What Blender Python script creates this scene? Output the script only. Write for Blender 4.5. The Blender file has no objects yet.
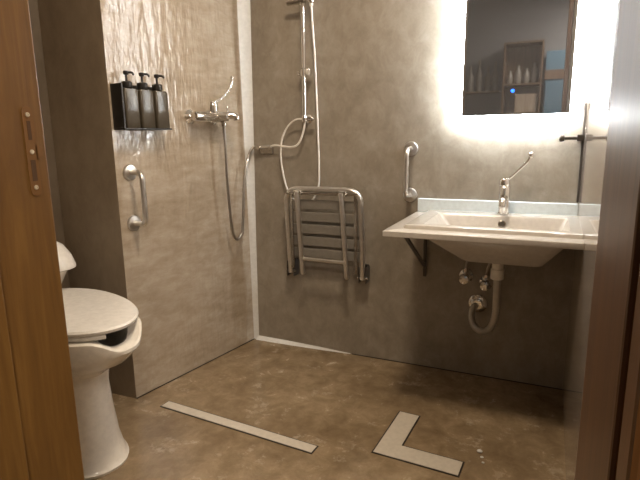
import bpy, bmesh, math, random
from mathutils import Vector, Matrix
random.seed(7)
SC = bpy.context.scene
COL = SC.collection
PI = math.pi
V = Vector

# ------------------------------------------------------------------ materials
def new_mat(name):
    m = bpy.data.materials.new(name); m.use_nodes = True
    nt = m.node_tree
    b = nt.nodes['Principled BSDF']
    return m, nt, b

def plain(name, col, rough=.4, metal=0., coat=0., spec=.5, bump=0., bscale=60):
    m, nt, b = new_mat(name)
    tc = nt.nodes.new('ShaderNodeTexCoord')
    n = nt.nodes.new('ShaderNodeTexNoise'); n.inputs['Scale'].default_value = bscale; n.inputs['Detail'].default_value = 4
    nt.links.new(tc.outputs['Object'], n.inputs['Vector'])
    r = nt.nodes.new('ShaderNodeValToRGB')
    r.color_ramp.elements[0].position = .3; r.color_ramp.elements[1].position = .7
    r.color_ramp.elements[0].color = (*[c * .93 for c in col], 1); r.color_ramp.elements[1].color = (*[min(1, c * 1.05) for c in col], 1)
    nt.links.new(n.outputs['Fac'], r.inputs['Fac']); nt.links.new(r.outputs['Color'], b.inputs['Base Color'])
    b.inputs['Roughness'].default_value = rough; b.inputs['Metallic'].default_value = metal
    b.inputs['Coat Weight'].default_value = coat; b.inputs['Coat Roughness'].default_value = .06
    b.inputs['Specular IOR Level'].default_value = spec
    if bump:
        bp = nt.nodes.new('ShaderNodeBump'); bp.inputs['Strength'].default_value = bump; bp.inputs['Distance'].default_value = .002
        nt.links.new(n.outputs['Fac'], bp.inputs['Height']); nt.links.new(bp.outputs['Normal'], b.inputs['Normal'])
    return m

def emit(name, col, strength):
    m, nt, b = new_mat(name)
    b.inputs['Base Color'].default_value = (*col, 1)
    b.inputs['Emission Color'].default_value = (*col, 1); b.inputs['Emission Strength'].default_value = strength
    return m

def cement(name, c0, c1, c2, rough=(.22, .42), streak=(1, 1, .35), bump=.12, scale=3., wave=.0, spec=.5, patches=None, coat=0.):
    """trowelled micro-cement: cloudy tones, trowel streaks, sealed gloss"""
    m, nt, b = new_mat(name)
    N = nt.nodes.new; L = nt.links.new
    tc = N('ShaderNodeTexCoord')
    mp = N('ShaderNodeMapping'); mp.inputs['Scale'].default_value = streak
    L(tc.outputs['Object'], mp.inputs['Vector'])
    n1 = N('ShaderNodeTexNoise'); n1.inputs['Scale'].default_value = scale; n1.inputs['Detail'].default_value = 6; n1.inputs['Roughness'].default_value = .62; n1.inputs['Distortion'].default_value = .3
    n2 = N('ShaderNodeTexNoise'); n2.inputs['Scale'].default_value = scale * 5; n2.inputs['Detail'].default_value = 8; n2.inputs['Roughness'].default_value = .7; n2.inputs['Distortion'].default_value = .35
    n3 = N('ShaderNodeTexNoise'); n3.inputs['Scale'].default_value = scale * 30; n3.inputs['Detail'].default_value = 3
    for n in (n1, n2, n3): L(mp.outputs['Vector'], n.inputs['Vector'])
    r1 = N('ShaderNodeValToRGB')
    r1.color_ramp.elements[0].position = .33; r1.color_ramp.elements[0].color = (*c0, 1)
    r1.color_ramp.elements[1].position = .68; r1.color_ramp.elements[1].color = (*c2, 1)
    e = r1.color_ramp.elements.new(.5); e.color = (*c1, 1)
    mx = N('ShaderNodeMix'); mx.data_type = 'FLOAT'; mx.inputs[0].default_value = .55
    L(n1.outputs['Fac'], mx.inputs[2]); L(n2.outputs['Fac'], mx.inputs[3])
    L(mx.outputs[0], r1.inputs['Fac'])
    col = r1.outputs['Color']
    if patches:      # pale worn blotches
        n4 = N('ShaderNodeTexNoise'); n4.inputs['Scale'].default_value = patches[0]; n4.inputs['Detail'].default_value = 7; n4.inputs['Roughness'].default_value = .75
        L(tc.outputs['Object'], n4.inputs['Vector'])
        r4 = N('ShaderNodeValToRGB'); r4.color_ramp.elements[0].position = patches[1]; r4.color_ramp.elements[1].position = patches[1] + .09
        L(n4.outputs['Fac'], r4.inputs['Fac'])
        mc = N('ShaderNodeMix'); mc.data_type = 'RGBA'
        mul = N('ShaderNodeMath'); mul.operation = 'MULTIPLY'; mul.inputs[1].default_value = patches[3]
        L(r4.outputs['Color'], mul.inputs[0]); L(mul.outputs[0], mc.inputs[0])
        L(col, mc.inputs[6]); mc.inputs[7].default_value = (*patches[2], 1)
        col = mc.outputs[2]
    L(col, b.inputs['Base Color'])
    mr = N('ShaderNodeMapRange'); mr.inputs['From Min'].default_value = .3; mr.inputs['From Max'].default_value = .7
    mr.inputs['To Min'].default_value = rough[0]; mr.inputs['To Max'].default_value = rough[1]
    L(n2.outputs['Fac'], mr.inputs['Value']); L(mr.outputs[0], b.inputs['Roughness'])
    b.inputs['Specular IOR Level'].default_value = spec
    b.inputs['Coat Weight'].default_value = coat; b.inputs['Coat Roughness'].default_value = .045
    if bump:
        bp = N('ShaderNodeBump'); bp.inputs['Strength'].default_value = bump; bp.inputs['Distance'].default_value = .004
        ad = N('ShaderNodeMix'); ad.data_type = 'FLOAT'; ad.inputs[0].default_value = .3
        L(n2.outputs['Fac'], ad.inputs[2]); L(n3.outputs['Fac'], ad.inputs[3])
        L(ad.outputs[0], bp.inputs['Height'])
        nrm = bp.outputs['Normal']
        if wave:     # slow trowel undulation, drawn out along the vertical
            mp2 = N('ShaderNodeMapping'); mp2.inputs['Scale'].default_value = (1, 1, .3)
            L(tc.outputs['Object'], mp2.inputs['Vector'])
            nw = N('ShaderNodeTexNoise'); nw.inputs['Scale'].default_value = 30; nw.inputs['Detail'].default_value = 2
            L(mp2.outputs['Vector'], nw.inputs['Vector'])
            b2 = N('ShaderNodeBump'); b2.inputs['Strength'].default_value = wave; b2.inputs['Distance'].default_value = .006
            L(nw.outputs['Fac'], b2.inputs['Height']); L(nrm, b2.inputs['Normal']); nrm = b2.outputs['Normal']
            L(nrm, b.inputs['Coat Normal'])
        L(nrm, b.inputs['Normal'])
    return m

def wood(name, dark, mid, light, rough=.42):
    m, nt, b = new_mat(name)
    N = nt.nodes.new; L = nt.links.new
    tc = N('ShaderNodeTexCoord')
    mp = N('ShaderNodeMapping'); mp.inputs['Scale'].default_value = (1, 1, .07)
    L(tc.outputs['Object'], mp.inputs['Vector'])
    n1 = N('ShaderNodeTexNoise'); n1.inputs['Scale'].default_value = 34; n1.inputs['Detail'].default_value = 6; n1.inputs['Roughness'].default_value = .6; n1.inputs['Distortion'].default_value = 1.4
    n2 = N('ShaderNodeTexNoise'); n2.inputs['Scale'].default_value = 170; n2.inputs['Detail'].default_value = 3
    L(mp.outputs['Vector'], n1.inputs['Vector']); L(mp.outputs['Vector'], n2.inputs['Vector'])
    mx = N('ShaderNodeMix'); mx.data_type = 'FLOAT'; mx.inputs[0].default_value = .3
    L(n1.outputs['Fac'], mx.inputs[2]); L(n2.outputs['Fac'], mx.inputs[3])
    r = N('ShaderNodeValToRGB')
    r.color_ramp.elements[0].position = .3; r.color_ramp.elements[0].color = (*dark, 1)
    r.color_ramp.elements[1].position = .72; r.color_ramp.elements[1].color = (*light, 1)
    e = r.color_ramp.elements.new(.52); e.color = (*mid, 1)
    L(mx.outputs[0], r.inputs['Fac']); L(r.outputs['Color'], b.inputs['Base Color'])
    b.inputs['Roughness'].default_value = rough
    bp = N('ShaderNodeBump'); bp.inputs['Strength'].default_value = .15; bp.inputs['Distance'].default_value = .002
    L(mx.outputs[0], bp.inputs['Height']); L(bp.outputs['Normal'], b.inputs['Normal'])
    return m

def glassy(name, col, rough=.08, trans=.9, ior=1.45):
    m, nt, b = new_mat(name)
    b.inputs['Base Color'].default_value = (*col, 1); b.inputs['Roughness'].default_value = rough
    b.inputs['Transmission Weight'].default_value = trans; b.inputs['IOR'].default_value = ior
    return m

M = {}
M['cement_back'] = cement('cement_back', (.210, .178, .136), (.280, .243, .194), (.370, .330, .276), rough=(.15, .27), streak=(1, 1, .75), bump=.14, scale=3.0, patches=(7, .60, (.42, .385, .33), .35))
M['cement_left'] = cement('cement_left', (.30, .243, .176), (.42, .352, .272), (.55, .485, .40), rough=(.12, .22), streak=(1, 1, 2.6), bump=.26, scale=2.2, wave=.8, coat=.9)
M['cement_right'] = cement('cement_right', (.36, .30, .25), (.42, .36, .30), (.47, .41, .35), rough=(.035, .06), bump=0, scale=2.6)
M['cement_alcove'] = cement('cement_alcove', (.175, .132, .088), (.235, .183, .126), (.30, .24, .17), rough=(.35, .5), streak=(1, 1, .6), bump=.12, scale=3.2)  # darker cement copy, the pier return's shade is in its colour
M['cement_shaded'] = cement('cement_shaded', (.10, .078, .055), (.13, .102, .073), (.16, .128, .094), rough=(.4, .55), streak=(1, 1, .6), bump=.10, scale=3.)  # same cement again, the alcove's shade mixed into a darker tone
M['cement_floor'] = cement('cement_floor', (.145, .100, .056), (.255, .186, .112), (.40, .31, .202), rough=(.12, .30), streak=(1, 1, 1), bump=.22, scale=2.6, patches=(8, .58, (.50, .43, .33), .6))
M['plaster'] = plain('plaster', (.62, .58, .52), .7)
M['hall_wall'] = plain('hall_wall', (.22, .215, .215), .7)
M['hall_floor'] = wood('hall_floor', (.10, .06, .035), (.15, .09, .05), (.2, .13, .08))
M['wood'] = wood('oiled_pine', (.105, .047, .009), (.155, .074, .015), (.215, .110, .025))
M['wood_dark'] = wood('dark_stained_pine', (.085, .034, .008), (.135, .056, .014), (.19, .085, .024))
M['groove'] = plain('groove_shadow', (.022, .013, .008), .7)
M['chrome'] = plain('chrome', (.80, .79, .77), .10, 1.)
M['steel'] = plain('brushed_steel', (.74, .72, .69), .34, 1.)
M['dull_chrome'] = plain('dull_chrome', (.50, .47, .43), .22, 1.)
M['hose_steel'] = plain('hose_steel', (.42, .39, .35), .32, 1.)
M['ceramic'] = plain('ceramic', (.60, .565, .515), .16, coat=.2)
M['toilet_ceramic'] = plain('toilet_ceramic', (.80, .76, .69), .14, coat=.4)
M['seat_plastic'] = plain('seat_plastic', (.80, .775, .73), .24)
M['splash'] = plain('splash_glass', (.66, .74, .78), .10, coat=.5)
M['white_hose'] = plain('white_hose', (.80, .77, .72), .3)
M['white_plastic'] = plain('white_plastic', (.82, .78, .70), .35)
M['grey_pipe'] = plain('grey_pipe', (.46, .43, .38), .28, .5)
M['black'] = plain('black_plastic', (.016, .014, .012), .38)
M['bottle'] = plain('bottle_smoke', (.072, .060, .042), .22)
M['bronze'] = plain('dark_bronze', (.085, .073, .062), .35, .6)
M['sealant'] = plain('sealant', (.64, .62, .575), .22, bump=.1)
M['slat'] = plain('slat_grey', (.27, .25, .22), .3, .35)
M['drain_plate'] = plain('drain_plate', (.61, .56, .48), .38, .0)
M['rim_dark'] = plain('rim_dark', (.028, .020, .014), .5)
M['brass'] = plain('aged_brass', (.165, .074, .015), .5, .1)
M['screw'] = plain('screw_zinc', (.70, .62, .48), .35, .6)
M['dark_hole'] = plain('dark_hole', (.07, .031, .008), .8)
M['water'] = glassy('water', (.95, .95, .93), .08, .35, 1.33)  # milky white body, so the drops carry their glint as colour
M['led'] = emit('led_strip', (.88, .945, 1.), 210)
M['frosted'] = emit('frosted_border', (.93, .965, 1.), 46)
M['blue'] = emit('blue_touch', (.02, .13, 1.), 3.0)
M['lamp'] = emit('lamp_diffuser', (1., .84, .64), 8)
M['mirror'], _nt, _b = new_mat('mirror_glass')
_b.inputs['Base Color'].default_value = (.50, .53, .58, 1); _b.inputs['Metallic'].default_value = 1.; _b.inputs['Roughness'].default_value = .02
_g = _nt.nodes.new('ShaderNodeBsdfDiffuse'); _g.inputs['Color'].default_value = (.30, .31, .335, 1)  # grey diffuse share paints a glare haze over the reflection
_m = _nt.nodes.new('ShaderNodeMixShader'); _m.inputs[0].default_value = .22
_nt.links.new(_b.outputs[0], _m.inputs[1]); _nt.links.new(_g.outputs[0], _m.inputs[2])
_nt.links.new(_m.outputs[0], _nt.nodes['Material Output'].inputs['Surface'])
M['teal'] = plain('teal_paint', (.10, .19, .26), .5)
M['brown_wood'] = wood('shelf_wood', (.10, .06, .035), (.16, .10, .06), (.22, .14, .09))
M['pale_wood'] = wood('pale_wood', (.30, .22, .15), (.40, .31, .22), (.5, .4, .3))
M['crock'] = plain('crockery', (.24, .215, .18), .35)

# ------------------------------------------------------------------ mesh helpers
class MB:
    def __init__(s): s.bm = bmesh.new()
    def _add(s, verts, faces, smooth=False):
        vs = [s.bm.verts.new(v) for v in verts]
        for f in faces:
            try:
                fc = s.bm.faces.new([vs[i] for i in f]); fc.smooth = smooth
            except ValueError: pass
        return vs
    def box(s, x0, x1, y0, y1, z0, z1, bev=0., seg=2, xf=None):
        t = bmesh.new()
        bmesh.ops.create_cube(t, size=1)
        for v in t.verts:
            v.co = V((x0 + (v.co.x + .5) * (x1 - x0), y0 + (v.co.y + .5) * (y1 - y0), z0 + (v.co.z + .5) * (z1 - z0)))
        if bev: bmesh.ops.bevel(t, geom=t.edges[:], offset=bev, segments=seg, affect='EDGES', profile=.5)
        if xf:
            for v in t.verts: v.co = xf(v.co)
        s._merge(t); return s
    def _merge(s, t, smooth=None):
        t.verts.index_update()
        m = {v.index: s.bm.verts.new(v.co) for v in t.verts}
        for f in t.faces:
            try:
                nf = s.bm.faces.new([m[v.index] for v in f.verts]); nf.smooth = f.smooth if smooth is None else smooth
            except ValueError: pass
        t.free()
    def tube(s, pts, r, seg=12, cap=True, ribs=0):
        pts = [V(p) for p in pts]; n = len(pts)
        rad = r if callable(r) else (lambda t: r)
        tang = []
        for i in range(n):
            a = pts[max(0, i - 1)]; b = pts[min(n - 1, i + 1)]
            tang.append((b - a).normalized())
        up = V((0, 0, 1)) if abs(tang[0].z) < .9 else V((1, 0, 0))
        u = (up - tang[0] * up.dot(tang[0])).normalized()
        rings = []
        for i in range(n):
            u = (u - tang[i] * u.dot(tang[i])).normalized(); w = tang[i].cross(u)
            rr = rad(i / max(1, n - 1))
            if ribs and i % 2: rr *= 1 - ribs
            rings.append([s.bm.verts.new(pts[i] + (u * math.cos(2 * PI * k / seg) + w * math.sin(2 * PI * k / seg)) * rr) for k in range(seg)])
        for i in range(n - 1):
            for k in range(seg):
                f = s.bm.faces.new((rings[i][k], rings[i][(k + 1) % seg], rings[i + 1][(k + 1) % seg], rings[i + 1][k])); f.smooth = True
        if cap:
            s.bm.faces.new(rings[0][::-1]); s.bm.faces.new(rings[-1])
        return s
    def lathe(s, prof, origin, axis=(0, 0, 1), seg=24):
        """prof: (radius, height along axis)"""
        a = V(axis).normalized(); up = V((0, 0, 1)) if abs(a.z) < .9 else V((1, 0, 0))
        u = (up - a * up.dot(a)).normalized(); w = a.cross(u); o = V(origin)
        rings = [[s.bm.verts.new(o + a * h + (u * math.cos(2 * PI * k / seg) + w * math.sin(2 * PI * k / seg)) * max(r, 1e-5)) for k in range(seg)] for r, h in prof]
        for i in range(len(rings) - 1):
            for k in range(seg):
                f = s.bm.faces.new((rings[i][k], rings[i][(k + 1) % seg], rings[i + 1][(k + 1) % seg], rings[i + 1][k]))
                d = math.hypot(prof[i + 1][0] - prof[i][0], prof[i + 1][1] - prof[i][1])
                f.smooth = True
        s.bm.faces.new(rings[0][::-1]); s.bm.faces.new(rings[-1])
        return s
    def loft(s, rings, cap0=True, cap1=True, smooth=True):
        R = [[s.bm.verts.new(p) for p in r] for r in rings]; n = len(R[0])
        for i in range(len(R) - 1):
            for k in range(n):
                f = s.bm.faces.new((R[i][k], R[i][(k + 1) % n], R[i + 1][(k + 1) % n], R[i + 1][k])); f.smooth = smooth
        if cap0: s.bm.faces.new(R[0][::-1]).smooth = False
        if cap1: s.bm.faces.new(R[-1]).smooth = False
        return s
    def prism(s, poly, axis, a0, a1):
        """poly: 2D outline, extruded along axis x/y/z from a0 to a1"""
        def P(p, a):
            return {'x': V((a, p[0], p[1])), 'y': V((p[0], a, p[1])), 'z': V((p[0], p[1], a))}[axis]
        A = [s.bm.verts.new(P(p, a0)) for p in poly]; B = [s.bm.verts.new(P(p, a1)) for p in poly]; n = len(poly)
        s.bm.faces.new(A[::-1]); s.bm.faces.new(B)
        for k in range(n): s.bm.faces.new((A[k], A[(k + 1) % n], B[(k + 1) % n], B[k]))
        return s
    def sphere(s, c, r, sx=1, sy=1, sz=1, seg=16):
        t = bmesh.new(); bmesh.ops.create_uvsphere(t, u_segments=seg, v_segments=seg // 2, radius=r)
        for v in t.verts: v.co = V((v.co.x * sx, v.co.y * sy, v.co.z * sz)) + V(c)
        s._merge(t, True); return s
    def build(s, name, mat, parent=None, origin=None, autosmooth=True, bevel=0.):
        bm = s.bm
        bmesh.ops.recalc_face_normals(bm, faces=bm.faces[:])
        if parent is not None: o = V(parent['_o'])
        elif origin is not None: o = V(origin)
        else:
            xs = [v.co for v in bm.verts]
            o = V(((min(c.x for c in xs) + max(c.x for c in xs)) / 2, (min(c.y for c in xs) + max(c.y for c in xs)) / 2, min(c.z for c in xs)))
        for v in bm.verts: v.co -= o
        me = bpy.data.meshes.new(name); bm.to_mesh(me); bm.free()
        me.materials.append(M[mat])
        if autosmooth:
            sm = [p.use_smooth for p in me.polygons]
            me.set_sharp_from_angle(angle=math.radians(38))
            me.polygons.foreach_set('use_smooth', sm)
        ob = bpy.data.objects.new(name, me); COL.objects.link(ob)
        ob['_o'] = tuple(o)
        if parent is not None: ob.parent = parent
        else: ob.location = o
        if bevel:
            md = ob.modifiers.new('bevel', 'BEVEL'); md.width = bevel; md.segments = 2; md.limit_method = 'ANGLE'
        return ob

def thing(name, label, cat, loc, group=None):
    o = bpy.data.objects.new(name, None); COL.objects.link(o); o.location = loc; o['_o'] = tuple(loc)
    o.empty_display_size = .05
    return tag(o, label, cat, group)
def tag(o, label, cat, group=None, kind=None):
    o['label'] = label; o['category'] = cat
    if group: o['group'] = group
    if kind: o['kind'] = kind
    return o
def part(o, **k):                        # child of a part keeps world-built coordinates
    for a, b in k.items(): o[a] = b
    return o
def sub(mb, name, mat, parent, **k):     # sub-part: parent part sits at its thing's origin
    return mb.build(name, mat, parent, **k)
def struct(mb, name, mat, **k):
    o = mb.build(name, mat, **k); o['kind'] = 'structure'; return o

def catmull(pts, n=10):
    pts = [V(p) for p in pts]; P = [2 * pts[0] - pts[1]] + pts + [2 * pts[-1] - pts[-2]]; out = []
    for i in range(1, len(P) - 2):
        a, b, c, d = P[i - 1:i + 3]
        for k in range(n):
            t = k / n
            out.append(.5 * ((2 * b) + (c - a) * t + (2 * a - 5 * b + 4 * c - d) * t * t + (-a + 3 * b - 3 * c + d) * t ** 3))
    out.append(pts[-1]); return out
def fillet(pts, r, n=8):
    pts = [V(p) for p in pts]; out = [pts[0]]
    for i in range(1, len(pts) - 1):
        a, b, c = pts[i - 1:i + 2]; u = (a - b).normalized(); w = (c - b).normalized()
        ang = u.angle(w); d = min(r / math.tan(ang / 2), (a - b).length * .49, (c - b).length * .49)
        p0 = b + u * d; p1 = b + w * d
        for k in range(n + 1):
            t = k / n; out.append(p0 * (1 - t) ** 2 + b * 2 * t * (1 - t) + p1 * t * t)
    out.append(pts[-1]); return out
def rrect(x0, x1, y0, y1, z, r, n=6):
    r = min(r, (x1 - x0) * .49, (y1 - y0) * .49); out = []
    for cx, cy, a0 in ((x1 - r, y1 - r, 0), (x0 + r, y1 - r, PI / 2), (x0 + r, y0 + r, PI), (x1 - r, y0 + r, 1.5 * PI)):
        for k in range(n + 1):
            a = a0 + PI / 2 * k / n; out.append(V((cx + r * math.cos(a), cy + r * math.sin(a), z)))
    return out

# ------------------------------------------------------------------ room frame
AL = .1562                                   # the left wall is out of square
LD = V((-math.sin(AL), -math.cos(AL), 0))    # along the left wall, towards the door
LN = V((math.cos(AL), -math.sin(AL), 0))     # into the room
LLEN = .877
E0 = LD * LLEN
ZC = 2.75
XR = 1.7085
YD, YH = -1.965, -2.205                      # door wall: bathroom face, hall face
JL, JR = .86, 1.630                          # clear opening
def lw(s, off, z): return LD * s + LN * off + V((0, 0, z))
def lxf(c): return lw(c.x, c.y, c.z)         # local (along, out, up) -> world

# shell
struct(MB().box(-.95, XR + .15, YD, .15, -.1, 0), 'floor', 'cement_floor')
struct(MB().box(-.95, XR + .15, YD, .15, ZC, ZC + .1), 'ceiling', 'plaster')
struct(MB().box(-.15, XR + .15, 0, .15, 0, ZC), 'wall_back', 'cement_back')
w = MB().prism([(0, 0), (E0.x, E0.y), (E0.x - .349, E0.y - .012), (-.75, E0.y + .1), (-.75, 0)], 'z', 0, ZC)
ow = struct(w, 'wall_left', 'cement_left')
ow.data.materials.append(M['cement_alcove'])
for f in ow.data.polygons:                   # the return of the pier, facing the door, has its shade put into a darker colour
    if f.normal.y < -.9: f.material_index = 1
aw = [V((-.485, -.70, 0)) + LD * q for q in (0, 1.40)]
struct(MB().prism([(aw[0].x + .03, -.70), (aw[1].x + .0, aw[1].y), (-.95, aw[1].y), (-.95, -.70)], 'z', 0, ZC), 'wall_alcove', 'cement_shaded')
struct(MB().box(XR, XR + .15, YH, .15, 0, ZC), 'wall_right', 'cement_right')
fm = MB()
fm.box(-.95, JL - .035, YH, YD, 0, ZC).box(JR + .035, XR, YH, YD, 0, ZC).box(JL - .035, JR + .035, YH, YD, 2.36, ZC)
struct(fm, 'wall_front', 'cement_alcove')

# corner sealing: rounded cove up the corner, bead along the floor
cv = MB()
def cove(z, r):
    c = LD * r; d = V((r, 0, 0)); out = [V((0, 0, z))]
    ctr = c + d
    for k in range(9):
        t = k / 8; p = c * (1 - t) ** 2 + V((.0, 0, 0)) * 2 * t * (1 - t) * .0 + d * t * t + (c + d) * .30 * 2 * t * (1 - t)
        out.append(V((p.x, p.y, z)))
    return out
cv.loft([cove(.0, .020), cove(.6, .026), cove(1.2, .036), cove(2.0, .048), cove(ZC, .05)])
struct(cv, 'trim_1', 'sealant')
struct(MB().loft([[V((x, y, z)) for y, z in ((0, .0005), (-h * 1.3, .0005), (-h * .5, h * .35), (0, h))] for x, h in ((.012, .020), (.2, .018), (.42, .012), (.62, .003))]), 'trim_2', 'sealant')

struct(MB().prism([tuple((LD * .02 + LN * .0005).to_2d()), tuple((LD * .02 + LN * .004).to_2d()), tuple((LD * .877 + LN * .004).to_2d()), tuple((LD * .877 + LN * .0005).to_2d())], 'z', .0003, .004), 'trim_3', 'groove')
struct(MB().box(.63, XR - .001, -.004, -.0005, .0003, .004), 'trim_4', 'groove')

# doorway lining
door = bpy.data.objects.new('door_1', None); COL.objects.link(door); door.location = ((JL + JR) / 2, YD, 0); door['_o'] = tuple(door.location); door['kind'] = 'structure'
jb = MB()
jb.box(JL - .03, JL, YH + .0, YD + .0005, 0, 2.33, .003).box(JL, JL + .012, YH + .03, YH + .135, 0, 2.318, .003)
lj = jb.build('jamb', 'wood', door)
jb = MB().box(JR, JR + .03, -2.188, YD + .0005, 0, 2.33, .003)
rj = jb.build('jamb', 'wood_dark', door)
MB().box(JR + .012, JR + .03, -2.212, -2.188, 0, 2.33).build('groove', 'groove', door)
MB().box(JR + .0, JR + .09, -2.25, -2.212, 0, 2.41, .004).build('casing', 'wood_dark', door)
MB().box(JL - .09, JL - .012, YH - .02, YH, 0, 2.41, .004).build('casing', 'wood', door)
MB().box(JL, JR, YH, YD + .0005, 2.33, 2.36, .002).build('head', 'wood', door)
sp = MB().prism([(-1.991 + .009 * math.cos(a) , z + .009 * math.sin(a)) for z, a in [(1.245, k * PI / 8) for k in range(9)] + [(1.128, PI + k * PI / 8) for k in range(9)]], 'x', JL + .0002, JL + .0014)
sp.prism([(-1.984, 1.197), (-1.973, 1.190), (-1.973, 1.180), (-1.984, 1.174)], 'x', JL + .0002, JL + .0014)
spo = sp.build('strike_plate', 'brass', lj)
MB().box(JL + .0012, JL + .0017, -1.994, -1.988, 1.204, 1.232, 0).build('latch_hole', 'dark_hole', lj)
MB().box(JL + .0012, JL + .0017, -1.995, -1.987, 1.142, 1.174, 0).build('bolt_hole', 'dark_hole', lj)
for z in (1.241, 1.186, 1.132):
    MB().lathe([(.0036, 0), (.0034, .0010), (.0016, .0013), (.0014, .0006)], (JL + .0014, -1.991, z), (1, 0, 0), 14).build('screw', 'screw', lj)

# hall behind the camera (seen in the mirror)
struct(MB().box(-1.2, 3.2, -4.3, YD, -.1, -.001), 'floor_hall', 'hall_floor')
struct(MB().box(-1.2, 3.2, -4.3, YH + .0, ZC, ZC + .1), 'ceiling_hall', 'hall_wall')
struct(MB().box(-1.2, 3.2, -4.3, -4.15, 0, ZC), 'wall_hall', 'hall_wall')
struct(MB().box(-1.3, -1.2, -4.3, YH, 0, ZC), 'wall_hall_left', 'hall_wall')
struct(MB().box(3.2, 3.3, -4.3, YH, 0, ZC), 'wall_hall_right', 'hall_wall')
struct(MB().box(-1.3, -.95, YH, YH + .1, 0, ZC).box(XR + .15, 3.3, YH, YH + .1, 0, ZC), 'wall_hall_front', 'hall_wall')

# ------------------------------------------------------------------ washbasin
def ring_basin():
    X1 = XR - .0001
    R = [rrect(1.275, 1.575, -.362, -.14, .680, .03), rrect(1.262, 1.585, -.374, -.128, .686, .03),
         rrect(1.115, 1.662, -.475, -.055, .79, .05), rrect(1.108, 1.667, -.480, -.050, .8075, .05),
         rrect(.983, X1, -.584, -.003, .8085, .003), rrect(.981, X1, -.586, -.003, .811, .004),
         rrect(.981, X1, -.586, -.003, .830, .004), rrect(.984, X1, -.583, -.004, .8325, .004),
         rrect(1.045, X1, -.505, -.018, .8325, .004), rrect(1.050, X1, -.501, -.02, .846, .004), rrect(1.055, X1, -.497, -.022, .848, .004),
         rrect(1.118, 1.668, -.455, -.125, .848, .015), rrect(1.124, 1.664, -.450, -.130, .842, .015),
         rrect(1.205, 1.622, -.400, -.150, .74, .02), rrect(1.27, 1.575, -.36, -.17, .702, .06), rrect(1.38, 1.43, -.28, -.23, .696, .02)]
    return R
wb = thing('washbasin', 'wide white ceramic washbasin with flat rim, fixed to the back wall under the mirror', 'sink', (1.345, -.3, .645))
MB().loft(ring_basin()).build('basin', 'ceramic', wb)
MB().lathe([(.008, .0), (.015, .0), (.0165, .004), (.012, .005), (.010, .002)], (1.401, -.1375, .812), (0, -1, .35), 20).build('overflow', 'dull_chrome', wb)['label'] = 'small chrome overflow ring'
MB().lathe([(.022, 0), (.028, .0), (.03, .003), (.022, .005)], (1.405, -.255, .698), (0, 0, 1), 20).build('drain', 'chrome', wb)

tag(MB().box(.987, XR - .0001, -.0165, -.0015, .8335, .901, .004).build('splashback', 'splash'), 'long pale bluish white splashback strip behind the basin tap', 'splashback')

# bracket under the basin's left end
br = thing('sink_bracket', 'dark triangular support bracket under the left end of the basin', 'bracket', (1.03, -.002, .50))
MB().box(1.022, 1.038, -.012, -.002, .498, .806, .002).build('upright', 'bronze', br)
MB().box(1.022, 1.038, -.44, -.012, .796, .806, .002).build('arm', 'bronze', br)
a = V((1.03, -.425, .792)); b = V((1.03, -.016, .556)); d = (b - a).normalized(); nn = V((0, d.z, -d.y)) * .005
MB().prism([((a + nn).y, (a + nn).z), ((a - nn).y, (a - nn).z), ((b - nn).y, (b - nn).z), ((b + nn).y, (b + nn).z)], 'x', 1.022, 1.038).build('strut', 'bronze', br)

# basin tap
tp = thing('basin_tap', 'chrome basin tap with a long upturned elbow lever, on the basin rim', 'tap', (1.400, -.072, .8485))
MB().lathe([(.029, 0), (.029, .006), (.0255, .010), (.0245, .06), (.0245, .118), (.0255, .124), (.022, .130)], (1.400, -.072, .8485), seg=28).build('body', 'chrome', tp)
sp_ = MB(); sp_.tube(fillet([(1.400, -.085, .925), (1.400, -.165, .918), (1.400, -.178, .895)], .02), lambda t: .0165 - .002 * t, 18)
spt = sp_.build('spout', 'chrome', tp)
MB().lathe([(.0135, 0), (.0135, .010), (.010, .011)], (1.4002, -.1745, .904), (0, -.35, -1), 16).build('aerator', 'dull_chrome', spt)
MB().lathe([(.022, 0), (.025, .004), (.0245, .022), (.018, .032), (.006, .036)], (1.398, -.072, .979), (-.1, 0, 1), 24).build('cartridge_cap', 'chrome', tp)
lv = MB(); lv.tube(catmull([(1.402, -.074, 1.003), (1.425, -.076, 1.020), (1.462, -.082, 1.058), (1.490, -.088, 1.088), (1.499, -.09, 1.112)], 6), lambda t: .0062 + .0015 * abs(t - .4), 12)
lv.sphere((1.502, -.0905, 1.116), .0125, 1, .7, 1.15)
lv.build('lever', 'chrome', tp)

# waste trap
tr = thing('drain_pipe', 'bent grey waste pipe hanging below the basin and curling up into the wall', 'pipe', (1.402, -.25, .28))
MB().lathe([(.024, 0), (.028, .003), (.028, .044), (.024, .048), (.024, .095)], (1.402, -.25, .585), seg=24).build('nut', 'white_plastic', tr)['label'] = 'white plastic pipe nut'
pp = catmull([(1.403, -.25, .60), (1.405, -.25, .49), (1.402, -.242, .405), (1.379, -.205, .335), (1.342, -.15, .296), (1.300, -.10, .298), (1.280, -.07, .335), (1.283, -.05, .372), (1.297, -.022, .386), (1.300, -.001, .386)], 14)
MB().tube(pp, .0165, 16, ribs=.07).build('hose', 'grey_pipe', tr)
MB().lathe([(.045, 0), (.045, .006), (.034, .014), (.027, .016), (.027, .034), (.022, .036)], (1.300, -.001, .386), (0, -1, 0), 26).build('flange', 'chrome', tr)['label'] = 'round chrome wall flange'

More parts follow.
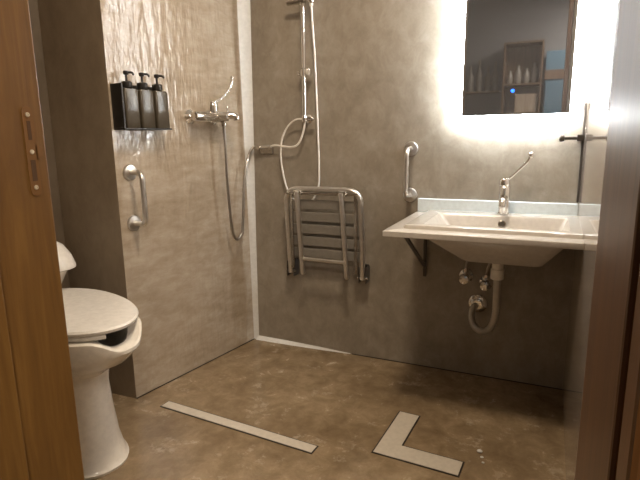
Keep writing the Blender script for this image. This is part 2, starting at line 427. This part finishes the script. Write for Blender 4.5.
def angle_valve(x, z, label):
    t = thing('angle_valve', label, 'valve', (x, -.001, z), 'chrome stop valves under the basin')
    MB().lathe([(.034, 0), (.034, .004), (.020, .014), (.014, .018)], (x, -.001, z), (0, -1, 0), 20).build('flange', 'chrome', t)
    MB().tube([(x, -.012, z), (x, -.062, z)], .014, 14).build('body', 'dull_chrome', t)
    MB().lathe([(.012, 0), (.024, .004), (.027, .014), (.022, .028), (.010, .031)], (x, -.060, z), (0, -1, 0), 12).build('knob', 'chrome', t)
    b = MB(); b.tube([(x, -.042, z), (x, -.042, z + .042)], .0085, 12)
    b.lathe([(.012, 0), (.012, .018), (.008, .020)], (x, -.042, z + .028), seg=6).build('outlet', 'chrome', t)
    MB().tube(catmull([(x, -.042, z + .045), (x + .012, -.05, z + .10), (x + .05, -.055, z + .18), (x + .075, -.05, z + .26)], 8), .0055, 10).build('riser_hose', 'hose_steel', t)
angle_valve(1.238, .522, 'left chrome stop valve under the basin, farther from the waste pipe')
angle_valve(1.336, .500, 'right chrome stop valve under the basin, next to the waste pipe')

# ------------------------------------------------------------------ mirror
mr = thing('mirror', 'tall backlit wall mirror with a blue touch button, above the basin', 'mirror', (1.416, -.016, 1.293))
MX0, MX1, MZ0, MZ1 = 1.1895, 1.6425, 1.293, 2.25
MB().box(MX0 + .03, MX1 - .03, -.036, -.001, MZ0 + .03, MZ1 - .03).build('backing', 'white_plastic', mr)
MB().box(MX0, MX1, -.044, -.038, MZ0, MZ1, .001).build('glass', 'mirror', mr)
ls = MB()
for x0, x1, z0, z1 in ((MX0 + .012, MX0 + .024, MZ0 + .012, MZ1 - .012), (MX1 - .024, MX1 - .012, MZ0 + .012, MZ1 - .012), (MX0 + .024, MX1 - .024, MZ0 + .012, MZ0 + .024), (MX0 + .024, MX1 - .024, MZ1 - .024, MZ1 - .012)):
    ls.box(x0, x1, -.036, -.024, z0, z1)
ls.build('light_strip', 'led', mr)['label'] = 'white light strip behind the mirror edge'
fb = MB(); BW = .022
fb.box(MX0 - BW, MX0, -.042, -.036, MZ0 - BW, MZ1 + BW).box(MX1, MX1 + BW, -.042, -.036, MZ0 - BW, MZ1 + BW).box(MX0, MX1, -.042, -.036, MZ0 - BW, MZ0).box(MX0, MX1, -.042, -.036, MZ1, MZ1 + BW)
fb.build('lit_border', 'frosted', mr)['label'] = 'glowing white frosted border'
MB().lathe([(.0075, 0), (.0080, .0008), (.0040, .0012)], (1.407, -.0441, 1.396), (0, -1, 0), 20).build('touch_button', 'blue', mr)['label'] = 'glowing blue round touch button'

# black rail in the corner right of the mirror
rl = thing('corner_rail', 'dark vertical rail with a short cross rod, in the corner right of the mirror', 'rail', (1.698, -.012, .906))
MB().box(1.6985, 1.7075, -.018, -.002, .906, 1.318, .002).build('rail', 'bronze', rl)
MB().box(1.695, 1.7080, -.022, -.001, 1.305, 1.334, .002).build('cap', 'bronze', rl)
MB().box(1.678, 1.7080, -.048, -.001, 1.174, 1.202, .004).build('clamp', 'bronze', rl)
MB().tube([(1.625, -.037, 1.188), (1.7075, -.037, 1.187)], .0078, 12).build('cross_rod', 'bronze', rl)
MB().lathe([(.008, 0), (.015, .003), (.0165, .018), (.011, .023)], (1.632, -.037, 1.188), (-1, 0, 0), 16).build('knob', 'bronze', rl)

# ------------------------------------------------------------------ grab bars
def grab(name, label, xf, s0, z0, z1, r, proj, mat):
    """xf maps (along, out, up) to the room"""
    base = xf(V((s0, .001, z0)))
    t = thing(name, label, 'grab bar', tuple(base), 'chrome grab bars')
    for z in (z0, z1):
        n = (xf(V((s0, 1, z))) - xf(V((s0, 0, z)))).normalized()
        MB().lathe([(r * 3.1, 0), (r * 3.1, .004), (r * 2.8, .009), (r * 1.2, .012)], xf(V((s0, .001, z))), n, 26).build('flange', mat, t)
    pts = fillet([(s0, .008, z0), (s0, proj, z0 - .0), (s0, proj, z1), (s0, .008, z1)], .05)
    MB().tube([xf(p) for p in pts], r, 16).build('bar', mat, t)
bxf = lambda c: V((c.x, -c.y, c.z))
grab('grab_bar', 'vertical chrome grab bar on the back wall left of the basin', bxf, .945,   .915, 1.145, .0115, .088, 'steel')
grab('grab_bar', 'vertical chrome grab bar on the left wall beside the toilet', lxf, .808, .836, 1.064, .0115, .085, 'steel')

# ------------------------------------------------------------------ soap dispensers
rk = thing('dispenser_rack', 'black wall rack holding three soap bottles on the left wall', 'rack', tuple(lw(.745, .002, 1.252)))
MB().box(.6165, .868, .001, .007, 1.255, 1.440, .002, xf=lxf).build('back_plate', 'black', rk)
MB().box(.6165, .868, .001, .078, 1.248, 1.2555, .002, xf=lxf).build('tray', 'black', rk)
MB().box(.8585, .868, .007, .074, 1.2556, 1.438, .002, xf=lxf).build('end_plate', 'black', rk)
def bottle(s, label):
    c = lw(s, .045, 1.2558)
    t = thing('soap_bottle', label, 'bottle', tuple(c), 'pump soap bottles in the wall rack')
    def rr(hw, hd, z, r): return [lxf(V((s + p.x, .041 + p.y, p.z))) for p in rrect(-hw, hw, -hd, hd, z, r)]
    MB().loft([rr(.034, .031, 1.2558, .006), rr(.0365, .033, 1.2585, .010), rr(.0360, .033, 1.408, .010), rr(.032, .030, 1.418, .010), rr(.020, .020, 1.421, .017), rr(.016, .016, 1.424, .0155)]).build('bottle', 'bottle', t)
    p0 = lw(s, .044, 1.4235)
    MB().lathe([(.0215, 0), (.0225, .003), (.0225, .022), (.018, .026)], p0, seg=20).build('collar', 'black', t)
    pm = MB().tube([lw(s, .044, 1.448), lw(s, .044, 1.482)], .005, 12)
    pm.lathe([(.009, 0), (.0115, .006), (.0115, .013), (.009, .016)], lw(s, .044, 1.476), seg=16)
    pm.tube(catmull([lw(s, .044, 1.485), lw(s - .010, .055, 1.486), lw(s - .018, .064, 1.484), lw(s - .021, .068, 1.475)], 4), lambda q: .0055 - .001 * q, 10)
    pm.build('pump', 'black', t)
bottle(.8165, 'dark soap bottle in the rack, nearest the doorway, leftmost of the three')
bottle(.7365, 'dark soap bottle in the middle of the wall rack')
bottle(.6565, 'dark soap bottle in the rack, nearest the shower mixer, rightmost of the three')

# ------------------------------------------------------------------ shower mixer on the left wall
mx = thing('shower_mixer', 'chrome wall mounted shower mixer with a long curved lever', 'tap', tuple(lw(.34, .002, 1.28)))
for s in (.432, .272):
    MB().lathe([(.036, 0), (.036, .004), (.026, .016), (.018, .024), (.018, .05)], lw(s, .001, 1.315), LN, 26).build('escutcheon', 'chrome', mx)
def mring(s, r): return [lw(s, .068 + r * math.cos(2 * PI * k / 20), 1.315 + r * math.sin(2 * PI * k / 20)) for k in range(20)]
MB().loft([mring(.472, .015), mring(.468, .022), mring(.455, .0255), mring(.40, .0265), mring(.36, .029), mring(.31, .029), mring(.27, .0265), mring(.246, .025), mring(.240, .018)]).build('body', 'chrome', mx)
MB().tube(catmull([lw(.255, .068, 1.318), lw(.245, .085, 1.322), lw(.232, .098, 1.322), lw(.220, .112, 1.316), lw(.216, .116, 1.300)], 6), lambda t: .020 - .003 * t, 16).build('spout', 'chrome', mx)
MB().lathe([(.024, 0), (.026, .01), (.026, .046), (.022, .058), (.010, .064)], lw(.338, .070, 1.330), seg=24).build('cartridge', 'chrome', mx)
lev = MB().tube(catmull([lw(.335, .076, 1.386), lw(.300, .088, 1.404), lw(.262, .096, 1.436), lw(.232, .098, 1.470), lw(.218, .096, 1.516)], 8), lambda t: .0068 + .006 * max(0, t - .5), 12)
lev.build('lever', 'chrome', mx)
MB().tube([lw(.268, .072, 1.298), lw(.268, .072, 1.268)], .012, 14).build('outlet', 'dull_chrome', mx)
MB().tube([lw(.244, .080, 1.33), lw(.244, .080, 1.362)], .005, 10).sphere(lw(.244, .080, 1.362), .008).build('diverter_knob', 'chrome', mx)

hp = [lw(.268, .072, 1.268), lw(.266, .072, 1.15), lw(.262, .070, .976), lw(.245, .068, .762), lw(.228, .066, .690), lw(.203, .066, .661), lw(.172, .064, .675), lw(.150, .062, .715), lw(.118, .058, .937), lw(.085, .054, 1.07), (.040, -.030, 1.150), (.086, -.034, 1.158)]
tag(MB().tube(catmull(hp, 10), .0078, 12, ribs=.12).build('shower_hose', 'hose_steel', origin=hp[0]), 'grey metal hose looping down from the shower mixer to the corner elbow', 'hose')

# elbow on the back wall in the corner
el = thing('wall_elbow', 'small chrome wall elbow joining two hoses in the shower corner', 'elbow', (.115, -.001, 1.148))
MB().box(.085, .165, -.018, -.001, 1.120, 1.166, .004).build('plate', 'dull_chrome', el)
MB().tube([(.092, -.016, 1.156), (.092, -.052, 1.156)], .011, 14).build('outlet', 'chrome', el)
MB().tube([(.086, -.034, 1.158), (.165, -.034, 1.160)], .0085, 12).build('union', 'chrome', el)
cp = [(.163, -.034, 1.160), (.20, -.038, 1.166), (.292, -.045, 1.157), (.335, -.048, 1.168), (.362, -.050, 1.205), (.380, -.052, 1.256), (.385, -.052, 1.290)]
tag(MB().tube(catmull(cp, 10), .0056, 12).build('link_hose', 'white_hose', origin=cp[0]), 'short pale hose curving from the corner elbow up to the riser foot', 'hose')

# shower riser
rs = thing('shower_riser', 'chrome shower riser rail on the back wall above the folding seat', 'shower rail', (.384, -.001, 1.285))
MB().tube([(.384, -.052, 1.290), (.384, -.052, 2.46)], .0105, 16).build('rail', 'chrome', rs)
for z in (1.303, 2.40):
    MB().lathe([(.022, 0), (.022, .004), (.012, .012), (.011, .04)], (.384, -.001, z), (0, -1, 0), 20).build('mount', 'chrome', rs)
MB().lathe([(.0135, 0), (.016, .004), (.016, .030), (.0135, .034)], (.384, -.052, 1.286), seg=18).build('foot', 'chrome', rs)
MB().tube([(.384, -.052, 1.303), (.425, -.054, 1.303)], .009, 12).sphere((.428, -.054, 1.303), .012).build('diverter', 'dull_chrome', rs)
sl = MB().lathe([(.014, 0), (.018, .004), (.018, .038), (.014, .042)], (.384, -.052, 1.514), seg=18)
sl.build('slider', 'chrome', rs)
kn = MB().tube([(.352, -.052, 1.535), (.416, -.056, 1.536)], .007, 12)
kn.lathe([(.007, 0), (.017, .004), (.019, .018), (.012, .022)], (.405, -.055, 1.536), (1, -.25, 0), 18)
kn.lathe([(.007, 0), (.013, .003), (.013, .012), (.009, .014)], (.366, -.052, 1.535), (-1, 0, 0), 18)
kn.build('slider_knob', 'chrome', rs)
MB().lathe([(.014, 0), (.018, .003), (.018, .030), (.014, .033)], (.384, -.052, 1.858), seg=18).build('slider', 'chrome', rs)
MB().box(.300, .408, -.075, -.052, 1.866, 1.884, .006).build('holder_arm', 'dull_chrome', rs)
MB().lathe([(.011, 0), (.016, .006), (.017, .034), (.014, .04)], (.440, -.066, 1.862), (0, -.15, 1), 18).build('holder', 'chrome', rs)
# hand shower in the upper holder (its head is above the picture)
hs = thing('hand_shower', 'white hand shower in the holder high on the riser rail', 'shower head', (.440, -.066, 1.86))
MB().tube([(.440, -.066, 1.850), (.440, -.072, 1.96), (.440, -.10, 2.05)], lambda t: .010 + .003 * t, 14).build('handle', 'white_plastic', hs)
MB().lathe([(.012, 0), (.045, .012), (.05, .024), (.046, .03)], (.440, -.098, 2.065), (0, -.8, -.35), 24).build('head', 'chrome', hs)
wh = [(.440, -.066, 1.850), (.443, -.062, 1.76), (.449, -.052, 1.595), (.456, -.046, 1.295), (.459, -.042, 1.062), (.448, -.030, .945), (.404, -.022, .868), (.345, -.020, .832), (.291, -.022, .869), (.250, -.030, .951), (.229, -.038, 1.087), (.238, -.040, 1.195), (.277, -.042, 1.265), (.327, -.047, 1.299), (.372, -.052, 1.303)]
tag(MB().tube(catmull(wh, 12), .0050, 12).build('shower_hose', 'white_hose', origin=wh[0]), 'long white shower hose hanging from the hand shower and looping behind the folding seat', 'hose')

# ------------------------------------------------------------------ folding shower seat
fs = thing('folding_seat', 'folded up steel slatted shower seat on the back wall', 'seat', (.50, -.002, .43))
FX0, FX1, FZ0, FZ1, FY = .287, .713, .462, .938, -.098
MB().tube(fillet([(FX0, -.062, FZ0), (FX0, FY, FZ1), (FX1, FY, FZ1), (FX1, -.062, FZ0)], .075), .0150, 16).build('seat_frame', 'steel', fs)
for z in (.585, .652, .720, .788, .855):
    y = -.062 + (FY + .062) * (z - FZ0) / (FZ1 - FZ0) + .004
    MB().box(FX0 + .006, FX1 - .006, y - .006, y + .006, z - .026, z + .026, .005, 3).build('slat', 'slat', fs)
for x in (FX0 + .028, FX1 - .028):
    MB().box(x - .009, x + .009, -.098, -.084, .50, .915, .003).build('side_rail', 'dull_chrome', fs)
for x0, x1 in ((.366, .386), (.618, .643)):
    lg = MB().tube([(x0, -.128, .925), (x1, -.114, .482)], .0130, 16); lg.sphere((x1, -.114, .482), .0130)
    lgo = lg.build('leg', 'steel', fs)
MB().tube([(.386, -.116, .562), (.640, -.116, .560)], .0105, 14).build('leg_brace', 'steel', fs)
MB().tube([(FX0 + .01, FY - .014, .916), (FX1 - .01, FY - .014, .918)], .008, 12).build('hinge_rod', 'dull_chrome', fs)
for x in (.352, .386, .604, .638):
    MB().lathe([(.012, 0), (.016, .002), (.016, .010), (.012, .012)], (x - .006, -.118, .920), (1, 0, 0), 16).build('hinge_collar', 'chrome', fs)
for x in (FX0 - .008, FX1 - .004):
    MB().box(x - .020, x + .020, -.008, -.001, .445, .535, .004).build('wall_bracket', 'dull_chrome', fs)
for x, s_ in ((FX0, -1), (FX1, 1)):
    for k in (-.020, .020):
        MB().box(x + k - .0025, x + k + .0025, -.072, -.008, .442, .530, .002).build('hinge_cheek', 'bronze', fs)
    MB().tube([(x - .028, -.062, .470), (x + .028, -.062, .470)], .007, 12).build('hinge_pin', 'chrome', fs)

# ------------------------------------------------------------------ floor drains
ld = thing('linear_drain', 'long narrow linear drain cover set in the floor near the left wall', 'drain', (.42, -.879, .0004))
def strip(m):
    A = V((.022, -.824, 0)); d = V((.796, -.052, 0)).normalized(); n = V((-d.y, d.x, 0)); L_ = .798; W_ = .058
    return [tuple((A + d * x - n * y).to_2d()) for x, y in ((m, m), (m, W_ - m), (L_ - m, W_ - m), (L_ - m, m))]
MB().prism(strip(0), 'z', .0004, .0020).build('frame', 'rim_dark', ld)
MB().prism(strip(.0055), 'z', .0021, .0036).build('cover', 'drain_plate', ld)
def Lpoly(m):
    K = V((1.0229, -.8338, 0)); c, s = math.cos(-.0512), math.sin(-.0512)
    w = .098
    pts = [(m, m), (.3372 - m, m), (.3372 - m, w - m), (w - m, w - m), (w - m, .3407 - m), (m, .3407 - m)]
    return [(K.x + c * x - s * y, K.y + s * x + c * y) for x, y in pts]
l2 = thing('corner_drain', 'L-shaped drain cover set in the floor in front of the basin', 'drain', (1.1, -.75, .0004))
MB().prism(Lpoly(0), 'z', .0004, .0020).build('frame', 'rim_dark', l2)
MB().prism(Lpoly(.006), 'z', .0021, .0036).build('cover', 'drain_plate', l2)

# water drops on the floor, their glint put into a white colour
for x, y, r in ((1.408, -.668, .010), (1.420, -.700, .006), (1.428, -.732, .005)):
    o = MB().sphere((x, y, .0004 + r * .55), r, 1.1, .9, .55, 20).build('glint_drop', 'water')
    tag(o, 'small water drop with a painted white glint on the floor right of the L-shaped drain', 'water drop', 'white glint drops on the floor')

# ------------------------------------------------------------------ toilet (square to the left wall, back to the alcove wall)
TT = V((.305, -1.330, 0)); TN = V((math.sin(AL), math.cos(AL), 0))
def txf(p): return TT + LN * (p[0] - .336) + TN * p[1] + V((0, 0, p[2] * .982))
tl = thing('toilet', 'white raised toilet with closed lid and scooped front rim, beside the doorway', 'toilet', tuple(txf((-.05, 0, 0))))
NS = 56
def oval(cx, a_f, a_b, b, z, p=2.0, dz=None):
    out = []
    for k in range(NS):
        t = 2 * PI * k / NS; c, q = math.cos(t), math.sin(t)
        x = cx + (a_f if c >= 0 else a_b) * math.copysign(abs(c) ** (2 / p), c)
        y = b * math.copysign(abs(q) ** (2 / p), q)
        out.append(txf((x, y, z + (dz(t) if dz else 0))))
    return out
def notch(t):                                # scooped front of the rim
    t = (t + PI) % (2 * PI) - PI
    q = abs(t + NC) / NW
    return -ND * .5 * (1 + math.cos(PI * max(0., min(1., (q - .25) / .75))))
NC, NW, ND = -.12, .62, .044
pan = MB()
pan.loft([oval(-.06, .272, .26, .150, .001, 2.3), oval(-.06, .275, .26, .153, .012, 2.3), oval(-.06, .262, .26, .143, .024, 2.3), oval(-.06, .240, .255, .136, .10, 2.2),
          oval(-.06, .226, .25, .128, .22, 2.1), oval(-.06, .220, .25, .126, .32), oval(-.06, .228, .25, .135, .375), oval(-.06, .275, .26, .165, .412),
          oval(-.06, .345, .27, .194, .445), oval(-.06, .382, .275, .209, .48), oval(-.06, .400, .28, .215, .51, 2.0, lambda t: notch(t) * .3), oval(-.06, .408, .28, .218, .548, 2.0, notch), oval(-.06, .408, .28, .218, .560, 2.0, notch), oval(-.06, .400, .275, .212, .566, 2.0, notch),
          oval(-.06, .355, .235, .170, .566, 2.0, notch), oval(-.06, .342, .225, .160, .552, 2.0, notch), oval(-.06, .30, .18, .13, .44), oval(-.06, .12, .10, .06, .36)])
pan.build('bowl', 'toilet_ceramic', tl)
seat = MB()
def arc(r_a, r_b, bb, z):
    out = []
    for k in range(41):
        t = .95 + (2 * PI - 1.17) * k / 40
        c, q = math.cos(t), math.sin(t)
        out.append(txf((-.06 + (r_a if c >= 0 else r_b) * c, bb * q, z)))
    return out
O0, O1 = arc(.388, .28, .210, .568), arc(.388, .28, .210, .585)
I0, I1 = arc(.275, .17, .125, .568), arc(.275, .17, .125, .585)
sb = seat.bm
rows = [[sb.verts.new(p) for p in r] for r in (O0, O1, I1, I0)]
for i in range(40):
    for j in range(4):
        sb.faces.new((rows[j][i], rows[j][i + 1], rows[(j + 1) % 4][i + 1], rows[(j + 1) % 4][i])).smooth = True
sb.faces.new([r[0] for r in rows]); sb.faces.new([r[40] for r in rows][::-1])
seat.build('seat', 'seat_plastic', tl, bevel=.005)
MB().loft([oval(-.06, .384, .275, .207, .5865), oval(-.06, .393, .28, .214, .589), oval(-.06, .396, .28, .217, .599), oval(-.06, .390, .278, .212, .606), oval(-.06, .30, .22, .16, .610), oval(-.06, .1, .08, .06, .612)]).build('lid', 'seat_plastic', tl)
for q in (-.08, .08):
    MB().box(-.375, -.338, q - .02, q + .02, .568, .598, .005, xf=lambda c: txf(c)).build('hinge', 'chrome', tl)
XB = -.516
def cis(x0, x1, hw, z, r): return [txf((p.x, p.y, z)) for p in rrect(x0, x1, -hw, hw, z, r)]
MB().loft([cis(XB, -.285, .145, .568, .06), cis(XB, -.262, .160, .60, .06), cis(XB, -.200, .178, .699, .07)]).build('cistern', 'toilet_ceramic', tl)
MB().loft([cis(XB, -0.175, .186, 0.700, .08), cis(XB, -0.160, .194, 0.706, .085), cis(XB, -0.160, .194, 0.716, .085), cis(XB, -0.177, .188, 0.757, .085), cis(XB, -0.210, .176, 0.794, .08), cis(XB, -0.255, .155, 0.816, .07), cis(XB, -0.315, .12, 0.824, .06)]).build('cistern_lid', 'seat_plastic', tl)
MB().box(XB + .002, -.31, -.13, .13, .30, .567, .03, 3, xf=lambda c: txf(c)).build('rear_box', 'toilet_ceramic', tl)
MB().lathe([(.03, 0), (.03, .006), (.022, .008)], txf((-.42, 0, .823)), seg=20).build('flush_button', 'chrome', tl)

# ------------------------------------------------------------------ hall furniture seen in the mirror
sh = thing('shelf_unit', 'brown wooden shelf unit in the hall, reflected in the mirror', 'shelf', (1.225, -4.0, 0))
MB().box(1.02, 1.43, -4.148, -4.13, 0, 2.22).build('back_board', 'brown_wood', sh)
for x in (1.02, 1.412): MB().box(x, x + .018, -4.13, -3.86, 0, 2.22, .002).build('side_panel', 'brown_wood', sh)
for z in (.05, .6, 1.15, 1.44, 1.755, 2.20): MB().box(1.038, 1.412, -4.13, -3.86, z, z + .02, .002).build('shelf', 'brown_wood', sh)
tag(MB().box(1.16, 1.40, -4.10, -3.90, 1.4605, 1.66, .006).build('wooden_box', 'pale_wood'), 'pale wooden box on the hall shelf, reflected in the mirror', 'box')
for k, (x, h, r) in enumerate(((1.09, .15, .034), (1.175, .20, .040), (1.265, .17, .038), (1.35, .22, .040))):
    t = MB().lathe([(r * .7, 0), (r, h * .25), (r * .85, h * .65), (r * .4, h * .85), (r * .5, h)], (x, -3.97, 1.7752), seg=16).build('jug', 'crock')
    tag(t, ('first', 'second', 'third', 'fourth')[k] + ' stoneware jug from the left in the hall shelf unit, reflected in the mirror', 'jug', 'jugs on the hall shelf')
ck = thing('blue_cabinet', 'teal blue hall cabinet with a brown rail, reflected in the mirror', 'cabinet', (1.60, -4.0, 0))
MB().box(1.46, 1.78, -4.148, -3.88, 0, 2.10, .004).build('body', 'teal', ck)
MB().box(1.455, 1.785, -3.888, -3.868, 1.80, 1.90, .003).build('rail', 'brown_wood', ck)
MB().box(1.47, 1.77, -3.879, -3.864, .08, 1.78, .004).build('door', 'teal', ck)
rk2 = thing('bottle_shelf', 'small dark wall shelf with pale bottles in the hall, reflected in the mirror', 'shelf', (.78, -4.148, 1.72))
MB().box(.58, .98, -4.148, -3.98, 1.70, 1.72, .002).build('board', 'brown_wood', rk2)
for k, x in enumerate((.64, .74, .84, .92)):
    h = (.30, .36, .28, .33)[k]
    t = MB().lathe([(.036, 0), (.038, .01), (.038, h * .55), (.014, h * .75), (.014, h)], (x, -4.06, 1.7202), seg=16).build('glass_bottle', 'crock')
    tag(t, ('first', 'second', 'third', 'fourth')[k] + ' pale bottle from the left on the hall wall shelf, reflected in the mirror', 'bottle', 'bottles on the hall wall shelf')

# ------------------------------------------------------------------ lamps: unseen ceiling fixtures, put in for their light
def ceil_lamp(x, y, label, r=.11):
    t = thing('unseen_ceiling_light', label, 'lamp', (x, y, ZC))
    MB().lathe([(r + .02, 0), (r + .02, -.02), (r, -.024)], (x, y, ZC - .0005), seg=32).build('rim', 'white_plastic', t)
    MB().lathe([(r, -.0), (r * .96, -.012), (r * .5, -.02)], (x, y, ZC - .0245), seg=32).build('diffuser', 'lamp', t)
ceil_lamp(1.05, -1.15, 'round unseen ceiling light added over the bathroom floor')
ceil_lamp(2.1, -3.2, 'round unseen ceiling light added in the hall')

def area(name, loc, rot, size, power, col, shape='DISK'):
    l = bpy.data.lights.new(name, 'AREA'); l.shape = shape; l.size = size; l.energy = power; l.color = col
    o = bpy.data.objects.new(name, l); COL.objects.link(o); o.location = loc; o.rotation_euler = rot; return o
area('ceiling_lamp_light', (1.05, -1.15, ZC - .055), (0, 0, 0), .3, 24, (1., .81, .60))
area('hall_lamp_light', (2.1, -3.2, ZC - .055), (0, 0, 0), .6, 50, (1., .86, .70))

w = bpy.data.worlds.new('world'); SC.world = w; w.use_nodes = True
w.node_tree.nodes['Background'].inputs[0].default_value = (.5, .45, .4, 1); w.node_tree.nodes['Background'].inputs[1].default_value = .05

# ------------------------------------------------------------------ real size: the room was measured for an eye height of 1.2, the true one is 1.06
S = .88
seen = set()
for o in list(bpy.data.objects):
    if o.parent is None or True: o.location = o.location * S
    if o.type == 'MESH' and o.data.name not in seen:
        seen.add(o.data.name)
        for v in o.data.vertices: v.co *= S
    for md in o.modifiers:
        if md.type == 'BEVEL': md.width *= S
    if o.type == 'LIGHT': o.data.energy *= S * S; o.data.size *= S
    if '_o' in o: del o['_o']

# ------------------------------------------------------------------ camera
cd = bpy.data.cameras.new('camera'); cam = bpy.data.objects.new('camera', cd); COL.objects.link(cam); SC.camera = cam
cd.sensor_width = 36; cd.lens = 507.8075 / 640 * 36; cd.clip_start = .02
yaw, pit, roll = -.4248, .1971, -.0138
F = V((math.sin(yaw) * math.cos(pit), math.cos(yaw) * math.cos(pit), -math.sin(pit)))
R = V((math.cos(yaw), -math.sin(yaw), 0)); U = R.cross(F)
R2 = R * math.cos(roll) + U * math.sin(roll); U2 = U * math.cos(roll) - R * math.sin(roll)
mt = Matrix((R2, U2, -F)).transposed().to_4x4(); mt.translation = V((1.5828, -2.5266, 1.2)) * S
cam.matrix_world = mt

SC.view_settings.view_transform = 'Standard'; SC.view_settings.look = 'None'
SC.view_settings.gamma = 1; SC.view_settings.use_curve_mapping = False
SC.view_settings.exposure = .27
SC.cycles.max_bounces = 10
